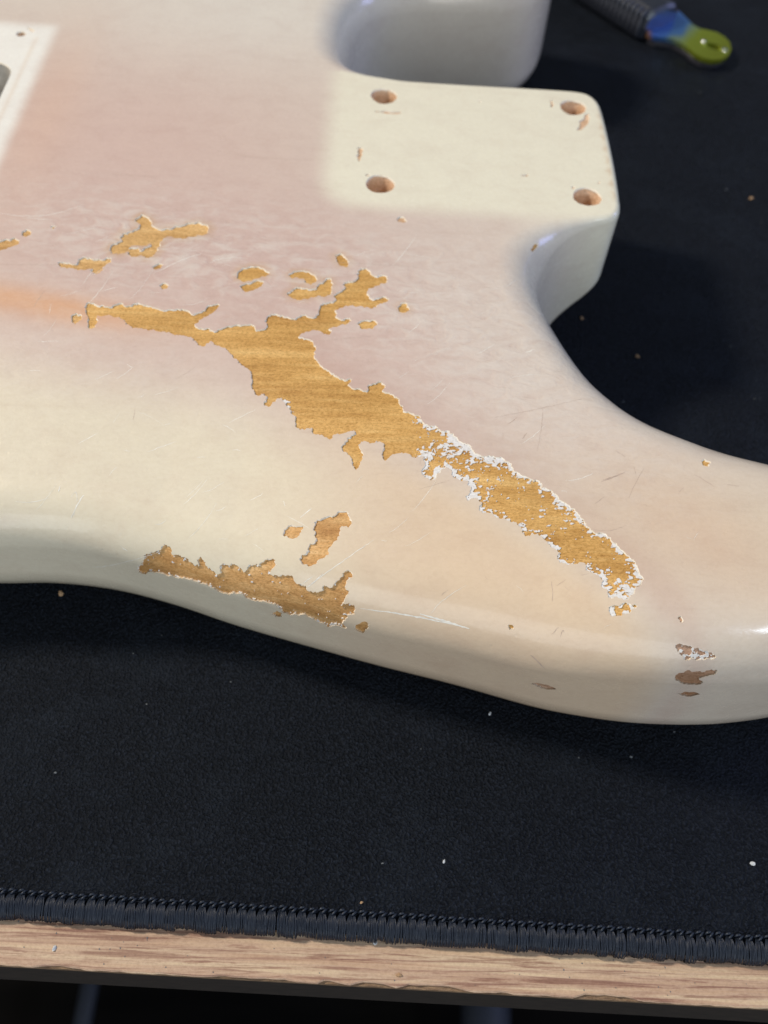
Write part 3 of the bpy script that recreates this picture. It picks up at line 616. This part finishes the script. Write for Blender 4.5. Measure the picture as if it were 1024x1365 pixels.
lt = [(((409,783),(450,752),(498,720)),.22),(((411,782),(430,765)),.22),(((404,778),(417,768)),.18),(((480,811),(560,820),(625,838)),.4),(((560,818),(600,830),(626,838)),.55),(((575,818),(585,800),(622,780)),.12),
 (((80,648),(78,655)),.3),(((94,663),(110,640),(98,690)),.2),(((66,664),(40,672),(20,668)),.15),(((160,727),(170,735)),.25),(((0,284),(60,296),(112,272)),.22),(((70,293),(30,290)),.15),
 (((205,365),(240,345),(270,338)),.22),(((110,380),(118,368),(125,358)),.12),(((68,405),(66,418)),.12),(((545,690),(530,704),(518,710)),.12),(((160,550),(150,565)),.1),
 (((215,735),(140,760),(120,755)),.15),(((380,675),(378,668)),.2),(((95,690),(108,662),(112,660)),.35),(((280,350),(300,340),(330,345)),.2),(((540,338),(580,345)),.12),(((400,690),(415,678)),.3),
 (((680,505),(700,497),(720,500)),.2),(((620,600),(590,608)),.1),(((700,470),(712,466)),.3)]
for _ in range(34):
    u, v = rng.uniform(500, 960), rng.uniform(470, 860)
    if v > 560+.45*(u-500)-40 or True:
        a = rng.uniform(0, math.pi); l_ = rng.uniform(4, 22); (lt if rng.random() < .5 else dk).append((((u, v), (u+l_*math.cos(a)/2+rng.normal(0, 2), v+l_*math.sin(a)/2), (u+l_*math.cos(a), v+l_*math.sin(a))), rng.uniform(.04, .10)))
for _ in range(75):
    u, v = rng.uniform(10, 760), rng.uniform(300, 760); a = float(np.clip(rng.normal(-.4, .5), -1, .7)); l_ = rng.uniform(8, 40)
    lt.append((((u, v), (u+l_*.5, v+l_*.5*math.tan(a)*.6+rng.normal(0, 2)), (u+l_, v+l_*math.tan(a)*.8)), rng.uniform(.08, .18)))
def okay(pts):                                   # keep random scratches off the bare wood
    q_ = px2dom(pts); bad = np.zeros(len(q_), bool)
    for _, _, p in POLYS: bad |= pip(q_, p)
    return not bad.any() and all(0 < p[0] < 1040 for p in pts) and all(foot(q_)[2] > 2)
dk = dk[:26]+[i for i in dk[26:] if okay(i[0])]; lt = lt[:26]+[i for i in lt[26:] if okay(i[0])]
ribbons('dark_scratch', dk, mmat('scratch_dark', (.56,.44,.36), .6))
ribbons('light_scratch', lt, mmat('scratch_light', (.93,.90,.83), .4))

# ------------------------------------------------------------------ mat with stitched hem
ZM = -45.0
def mat_matcloth():
    t = NT('mat_cloth'); v = t.map()
    wob = t.n('ShaderNodeTexNoise'); t.l(v, wob.inputs['Vector']); wob.inputs['Scale'].default_value = 1.3; wob.inputs['Detail'].default_value = 3
    wv = t.n('ShaderNodeVectorMath', operation='MULTIPLY_ADD'); t.l(wob.outputs['Color'], wv.inputs[0]); wv.inputs[1].default_value = (.8, .8, .8); t.l(v, wv.inputs[2])
    vo_ = t.vor(wv.outputs[0], 2.1, 'SMOOTH_F1'); ns = t.noise(v, 2.9, 5, .75); cl = t.noise(t.map((.03,.03,.03)), 1.0, 5, .6)
    dust = t.ramp(t.noise(t.map((.05,.07,.05), loc=(3,1,0)), 1.0, 6, .7), [(.50, 0), (.75, 1)])
    col = t.mix(cl, (.0078,.0098,.0145), (.0125,.0158,.0230)); far = None
    col = t.mix(1.0, col, t.ramp(vo_, [(.10, (1.9,1.95,2.05)), (.30, (1.15,1.15,1.15)), (.5, (.5,.5,.5))]), 'MULTIPLY')  # pebble glints and shaded gaps put into the colour
    col = t.mix(.9, col, t.ramp(ns, [(.35, (.45,.45,.45)), (.55, (1.1,1.1,1.1)), (.7, (2.1,2.15,2.3))]), 'MULTIPLY')
    col = t.mix(t.math('MULTIPLY', dust, .15), col, (.04,.055,.08))
    n = t.bump(ns, .22, 1, t.bump(t.math('MULTIPLY', vo_, -1.0), .6, 1))
    return t.set(col, t.ramp(ns, [(.3, .38), (.7, .55)]), n, Specular_IOR_Level=.12, Specular_Tint=(.75, .85, 1, 1))
M_cloth = mat_matcloth()
mt = empty('desk_mat', 'black pebbled desk mat with a stitched hem under the guitar body', 'mat', (0,0,0))
YS = lambda x: -176.7-.0225*x                  # line of the knots
def hem_prof(x):
    y = YS(x); return y
mb = MB(); xs = [-700, -300, -225]+list(np.arange(-220, 201, 20))+[300, 700]
prof = [(760, 0), (2.2, 0), (.6, -.2), (-.6, -.45), (-2.4, -.9), (-3.4, -1.8), (-3.2, -3.1), (760, -3.1)]
V = []
for x in xs:
    for dy, dz in prof: V.append((x, (YS(x) if dy < 100 else 0)+dy, ZM+dz))
n = len(prof); mb.add(V, [((i+1)*n+k, (i+1)*n+(k+1) % n, i*n+(k+1) % n, i*n+k) for i in range(len(xs)-1) for k in range(n)]+[tuple(range(n)), tuple((len(xs)-1)*n+k for k in range(n))[::-1]])
mb.build('mat_base', M_cloth, mt, False)
ty = NT('hem_yarn'); myarn = ty.set(ty.mix(ty.noise(ty.map((6,.6,.6)), 1.0, 2), (.006,.009,.017), (.030,.043,.070)), .42, Specular_IOR_Level=.4)
PITCH = 1.86
def stitch(seed):
    g = random.Random(seed); b = MB(); ns = 13
    base_ = [(-.1,-.15),(-.9,.22),(-1.9,.20),(-2.9,-.05),(-3.7,-.6),(-4.25,-1.4),(-4.3,-2.2),(-3.9,-2.95)]
    for k in range(ns):
        x0 = (k/(ns-1)-.5)*PITCH*1.02; lean = g.uniform(-.12, .16); up = g.uniform(-.10, .10); pts = []
        for s_, (yy, zz) in enumerate(base_):
            t = s_/7; pts.append((x0*(.45+.55*min(1, t*3.2))+lean*t*1.4+.03*g.uniform(-1, 1), yy+up*t, zz+up))
        b.tube(pts, [.06, .09, .10, .10, .10, .10, .09, .08], 4, False)
    # chain knot: two slanted lobes
    b.tube([(-.75, .05, .05), (-.35, .30, .35), (.10, .42, .42), (.45, .30, .2)], [.10, .22, .25, .12], 6)
    b.tube([(-.25, -.55, .15), (.15, -.25, .42), (.55, .15, .40), (.95, .40, .10)], [.12, .20, .21, .10], 6)
    return b
protos = []
for i in range(5):
    o = stitch(i).build('binding_stitch', myarn, mt); protos.append(o)
k = 0
for i in range(-115, 105):
    x = i*PITCH
    if k < 5: o = protos[k]
    else: o = protos[random.randrange(5)].copy(); COL.objects.link(o); o.parent = mt
    o.location = (x*S, (YS(x)+random.uniform(-.12, .12))*S, (ZM-.1)*S); o.rotation_euler = (0, random.uniform(-.04, .04), -.0225+random.uniform(-.07, .07))
    o.scale = (1, random.uniform(.95, 1.06), random.uniform(.93, 1.08)); k += 1
for x0_, x1_ in ((-700, -215), (194, 700)):
    b = MB(); b.tube([(x, YS(x)-1.7, ZM-1.5) for x in np.linspace(x0_, x1_, 40)], 1.9, 10); b.build('hem_cord', myarn, mt)

b = MB()
for i in range(70):
    x = rng.uniform(-100, 75); y = YS(x)+rng.uniform(-4, .6); z = ZM+.25; a = rng.uniform(0, 2*math.pi); l_ = rng.uniform(.5, 2.2); c = rng.normal(0, .8)
    b.tube([(x+l_*t*math.cos(a+c*t), y+l_*t*math.sin(a+c*t)*.7, z+.5*math.sin(t*2.2)) for t in (0, .25, .5, .75, 1)], .03, 3, False)
o = b.build('loose_fibre', myarn, mt); o['kind'] = 'stuff'
# ------------------------------------------------------------------ desk
def mat_desk():
    t = NT('desk_laminate')
    w1 = t.noise(t.map((.012, .42, .42), rot=(0,0,.03)), 1.0, 6, .6, 1.2)
    w2 = t.noise(t.map((.05, 1.25, 1.25), rot=(0,0,.02), loc=(2,5,1)), 1.0, 5, .65, .5)
    col = t.ramp(w1, [(.30, (.32,.18,.13)), (.38, (.47,.31,.22)), (.5, (.55,.39,.28)), (.60, (.64,.50,.35)), (.72, (.52,.36,.26))])
    ln = t.ramp(w2, [(.39, (.40,.25,.24)), (.44, (.68,.55,.53)), (.48, (1,1,1)), (.62, (1.2,1.22,1.12))])
    col = t.mix(.65, col, ln, 'MULTIPLY')
    sp_ = t.noise(t.map((1.4,2.2,2)), 1.0, 4, .8); col = t.mix(.8, col, t.ramp(sp_, [(.35, (.82,.78,.76)), (.55, (1,1,1)), (.75, (1.1,1.1,1.1))]), 'MULTIPLY')
    n = t.bump(sp_, .12, .6, t.bump(w2, .25, .7)); return t.set(col, .5, n, Specular_IOR_Level=.4)
M_desk = mat_desk()
tf = NT('desk_edge_board'); M_core = tf.set(tf.ramp(tf.noise(tf.map((.3,1,1)), 1.0, 5, .7), [(.3, (.016,.012,.010)), (.7, (.04,.03,.024))]), .8)
tc_ = NT('chipped_core'); M_chipc = tc_.set(tc_.ramp(tc_.noise(tc_.map((.5,2,2)), 1.0, 5, .7), [(.3, (.12,.07,.04)), (.7, (.34,.23,.14))]), .8, tc_.bump(tc_.noise(tc_.map(), 2, 4), .2))
ZD_ = ZM-3.15; YF = lambda x: -188.3-.0195*x
desk = empty('desk', 'wood grain laminate desk with a chipped front edge under the black mat', 'desk', (0,0,0))
xs = np.concatenate([[-700,-400], np.arange(-150, 120, 1.2), [400, 700]])
def chipd(x):                                    # how far the laminate is broken back from the edge
    c = 0
    for a, b, m in ((-81,-72,.55),(-50,-33,.4),(-30,-25,.9),(-24,-16,1.0),(-15,-2,1.1),(2,6,.5),(17,30,1.1),(60,75,1.0),(-120,-100,.9)):
        if a < x < b: c = max(c, .6*m*min(1, (x-a)/1.6, (b-x)/3.0))
    return c
cd_ = np.array([chipd(x)+.06*math.sin(x*1.7)+.05*math.sin(x*.63) for x in xs]); cd_ = np.maximum(cd_+.06, 0)
yf = np.array([YF(x) for x in xs])
V = []; 
for x, y, c in zip(xs, yf, cd_): V += [(x, 760, ZD_), (x, y+9, ZD_), (x, y+c+.25, ZD_), (x, y+c, ZD_-.22), (x, y+c, ZD_-.8)]
Fc = [(i*5+k, i*5+k+1, (i+1)*5+k+1, (i+1)*5+k) for i in range(len(xs)-1) for k in range(4)]
mesh_obj('desk_top', V, Fc, M_desk, desk, False)
V = []
for x, y, c in zip(xs, yf, cd_): V += [(x, y+2.5, ZD_-.45), (x, y+.1, ZD_-.75-.15*math.sin(x)), (x, y, ZD_-1.4)]
mesh_obj('chipped_edge', V, [(i*3+k, i*3+k+1, (i+1)*3+k+1, (i+1)*3+k) for i in range(len(xs)-1) for k in range(2)], M_chipc, desk, False)
V = []
for x, y in zip(xs, yf): V += [(x, y+.05, ZD_-1.3), (x, y, ZD_-1.6), (x, y, ZD_-17.6), (x, y+.4, ZD_-18), (x, 760, ZD_-18), (x, 760, ZD_-1)]
mesh_obj('edge_board', V, [(i*6+k, i*6+k+1, (i+1)*6+k+1, (i+1)*6+k) for i in range(len(xs)-1) for k in range(5)], M_core, desk, False)
# floor far below, with two blurred grey rails
fl = MB(); fl.add([(-6000,-6000,-760),(6000,-6000,-760),(6000,6000,-760),(-6000,6000,-760)], [(0,1,2,3)])
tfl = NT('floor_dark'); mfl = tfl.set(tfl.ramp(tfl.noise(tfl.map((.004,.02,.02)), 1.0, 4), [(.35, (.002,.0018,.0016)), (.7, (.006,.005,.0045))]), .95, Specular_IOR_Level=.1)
o = fl.build('floor', mfl); o['kind'] = 'structure'
mleg = mmat('grey_metal', (.028,.034,.05), .6)
def post(px, py, z, lab_, cat, r=11):
    p = un(px, py, z); b = MB(); b.tube([(p[0], p[1]-260, z-3), (p[0], p[1], z), (p[0]+2, p[1]+120, z+3)], r, 10); o = b.build('floor_rail', mleg); tag(o, lab_, cat, 'pale rails on the dark floor below the desk')
    return o
post(113, 1350, -640, 'blurred pale grey rail below the desk, left of the two', 'rail', 7)
post(648, 1372, -700, 'blurred pale grey rail below the desk, right of the two', 'rail', 20)

# ------------------------------------------------------------------ ribbed tool with a heat-coloured metal end
ZT = ZM+6.5
A0, A1 = un(882, 27, ZT)[:2], un(740, -62, ZT)[:2]
ax = (A1-A0); Lh = np.linalg.norm(ax); ax /= Lh; nx = np.array([-ax[1], ax[0]])       # ax runs from the metal end up the handle
if nx[1] > 0: nx = -nx                                                                 # nx towards the camera
def TP(a, s_, z): return (*(A0+ax*a+nx*s_), ZM+z)
tool = empty('box_cutter', 'black ribbed box cutter with a shiny blue to yellow-green metal end', 'box cutter', (0,0,0))
tp = NT('black_plastic'); mpl = tp.set((.02,.025,.038), tp.ramp(tp.noise(tp.map(), 1.0, 3), [(.3,.28), (.7,.45)]), tp.bump(tp.noise(tp.map(), 2, 2), .05), Specular_IOR_Level=.6)
b = MB(); hw = 9.5; sec = [(-hw,1.5),(-hw,8),(-hw+2.5,11),(-2,12.2),(hw-4,11.5),(hw-1,9.5),(hw,6),(hw,2),(hw-1.5,.6),(-hw+1.5,.6)]
V = []; st_ = [(0,.86),(1.2,.97),(3,1.0)]+[(a, 1+.02*math.sin(a*.1)) for a in np.arange(8, 130, 6)]
for a, sc_ in st_:
    for s_, z in sec: V.append(TP(a, s_*sc_, .6+(z-.6)*sc_))
n = len(sec); b.add(V, [(i*n+k, i*n+(k+1) % n, (i+1)*n+(k+1) % n, (i+1)*n+k) for i in range(len(st_)-1) for k in range(n)]+[tuple(range(n))[::-1]])
b.build('handle', mpl, tool, False)
M_rib = mmat('rib_rubber', (.05,.056,.075), .35)
for i in range(44):
    a = 2.5+i*2.5; b = MB(); pr = [(hw-3.2,11.2),(hw-2.4,11.0),(hw-.6,9.6),(hw+.35,6.2),(hw+.3,2.2),(hw-1,.9)]
    b.tube([TP(a, s_, z) for s_, z in pr], [.4,.75,.95,.95,.8,.4], 6); b.build('grip_rib', M_rib, tool)
b = MB(); b.tube([TP(a, -1.0, 12.3) for a in np.linspace(6, 110, 12)], [.4]+[1.0]*11, 8, True, .5); b.build('highlight_strip', mmat('highlight_grey', (.45,.5,.6), .3), tool)  # light grey strip put in for the highlight line along the handle
# metal end
OUTT = [(862,44),(872,49),(884,50),(897,52),(908,57),(917,63),(926,71),(937,77),(950,80),(962,79),(971,74),(975,66),(973,56),(966,49),(956,43),(944,40),(933,38),(924,33),(916,25),(908,17),(900,11),(890,10),(878,22)]
ZP = ZM+4.2; pol = [tuple(un(u, v, ZP)[:2]) for u, v in OUTT]
hb = un(952, 62, ZP)[:2]
tm = NT('anodised_metal'); geo = tm.tc
sepn = tm.n('ShaderNodeVectorMath', operation='DOT_PRODUCT'); tm.l(tm.map(), sepn.inputs[0])
e = un(968, 66, ZP)[:2]; s0 = un(880, 30, ZP)[:2]; dv = s0-e; Ld = np.linalg.norm(dv); dv /= Ld
sepn.inputs[1].default_value = (dv[0], dv[1], 0)
fac = tm.math('DIVIDE', tm.math('SUBTRACT', sepn.outputs['Value'], float(e@dv)), float(Ld))
fac = tm.math('ADD', fac, tm.math('MULTIPLY', tm.math('SUBTRACT', tm.noise(tm.map(), .12, 2), .5), .35))
mta = tm.set(tm.ramp(fac, [(.0, (.42,.50,.04)), (.45, (.50,.62,.06)), (.60, (.45,.62,.30)), (.72, (.14,.36,.80)), (.93, (.12,.30,.85)), (1, (.7,.35,.15))]), .18, Metallic=.85)
# plate with an oval hole: build as ring around the hole joined to the outline
P = np.array(pol); ctr = hb; 
def plate():
    hole = []
    for k_ in range(24):
        a = 2*math.pi*k_/24; hole.append(ctr+dv*3.3*math.cos(a)+np.array([-dv[1], dv[0]])*1.9*math.sin(a))
    hole = np.array(hole); vs = [Vector(p) for p in P]+[Vector(p) for p in hole]; nP = len(P)
    ed = [(i, (i+1) % nP) for i in range(nP)]+[(nP+i, nP+(i+1) % 24) for i in range(24)]
    v2, _, f2, *_ = delaunay_2d_cdt(vs, ed, [], 0, 1e-4); v2 = np.array([tuple(v) for v in v2]); f2 = np.array(f2)
    c = v2[f2].mean(1); f2 = f2[pip(c, P) & ~pip(c, hole)]
    ar = (v2[f2[:,1],0]-v2[f2[:,0],0])*(v2[f2[:,2],1]-v2[f2[:,0],1])-(v2[f2[:,2],0]-v2[f2[:,0],0])*(v2[f2[:,1],1]-v2[f2[:,0],1]); f2[ar < 0] = f2[ar < 0][:, ::-1]
    n_ = len(v2); V = [(x, y, ZP) for x, y in v2]+[(x, y, ZP-1.6) for x, y in v2]; Fc = [tuple(f) for f in f2]+[tuple(f[::-1]+n_) for f in f2]
    es = {}
    for f in f2:
        for k_ in range(3): es[(f[k_], f[(k_+1) % 3])] = 1
    for (p, q_) in es:
        if (q_, p) not in es: Fc.append((q_, p, p+n_, q_+n_))
    return mesh_obj('end_plate', V, Fc, mta, tool, False)
plate()
b = MB(); b.prism([(P[:,0].mean()+(x-P[:,0].mean())*.94, P[:,1].mean()+(y-P[:,1].mean())*.94+.0) for x, y in pol], ZM+.2, ZP-1.9, .3); b.build('lower_plate', mmat('plate_steel', (.10,.10,.12), .3, Metallic=.6), tool, False)
for off, r_ in ((4.5, .9), (-4.2, 1.1)):
    c = ctr+dv*off; b = MB(); b.blob((c[0], c[1], ZP+.1), (r_, r_, .8), 12, 8, 1, 0); b.build('glint_bead', mmat('glint_steel', (.8,.8,.8), .15, Metallic=1.0), tool)  # bright beads added in place of the glints beside the hole

# ------------------------------------------------------------------ crumbs and dust on the mat
def mcol(n_, c): return mmat(n_, c, .7)
mw, mbn = mcol('paint_crumb', (.62,.66,.70)), mcol('wood_crumb', (.42,.27,.15))
CR = [(1004,1151,.5,'w','white paint crumb on the mat near its right side'), (592,1148,.36,'w','tiny pale crumb on the mat above the hem, middle'),
 (500,1255,.62,'w','white crumb caught below the stitched hem'), (532,1300,.5,'b','small pale splinter on the bare desk edge'), (72,1264,.5,'w','white crumb on the desk edge at far left'),
 (81,791,.7,'b','brown wood crumb on the mat in the shadow left of the body'), (482,1203,.32,'b','tiny tan crumb just above the stitched hem'), (653,951,.4,'w','pale blue crumb on the mat below the body edge'),
 (850,475,.75,'b','brown crumb on the dark mat in the lower cutaway'), (1002,264,.8,'b','brown wood crumb on the mat right of the neck heel'),
 (776,424,.6,'b','faint brown crumb on the mat just below the neck heel')]
for i, (u, v, r_, c_, lb) in enumerate(CR):
    z = ZM+r_*.35 if v < 1215 else (ZD_+r_*.35 if v > 1256 or v == 1255 else ZM)
    p = un(u, v, z); b = MB(); b.blob((0,0,0), (r_, r_*.7, r_*.5), 7, 5, i, .35)
    o = b.build('crumb', mw if c_ == 'w' else mbn, None, False); o.location = Vector(p)*S; o.rotation_euler = (0, 0, i*1.1); tag(o, lb, 'crumb', 'crumbs scattered round the guitar body')
b = MB()
for i in range(170):
    x, y = rng.uniform(-110, 190), rng.uniform(-174, 200); r_ = rng.uniform(.05, .16)*(1.6 if rng.random() < .05 else 1)
    b.blob((x, y, ZM+.12), (r_*rng.uniform(.8, 2), r_, r_*.6), 5, 3, i, .3)
for i in range(50):
    x = rng.uniform(-100, 70); b.blob((x, rng.uniform(YF(x)+.8, YS(x)-4), ZD_+.05), (rng.uniform(.06, .16), rng.uniform(.06, .2), .08), 5, 3, i, .3)
o = b.build('dust', mcol('dust_speck', (.16,.18,.20)), None, False); o['kind'] = 'stuff'; tag(o, 'fine pale dust specks scattered over the black mat', 'dust')
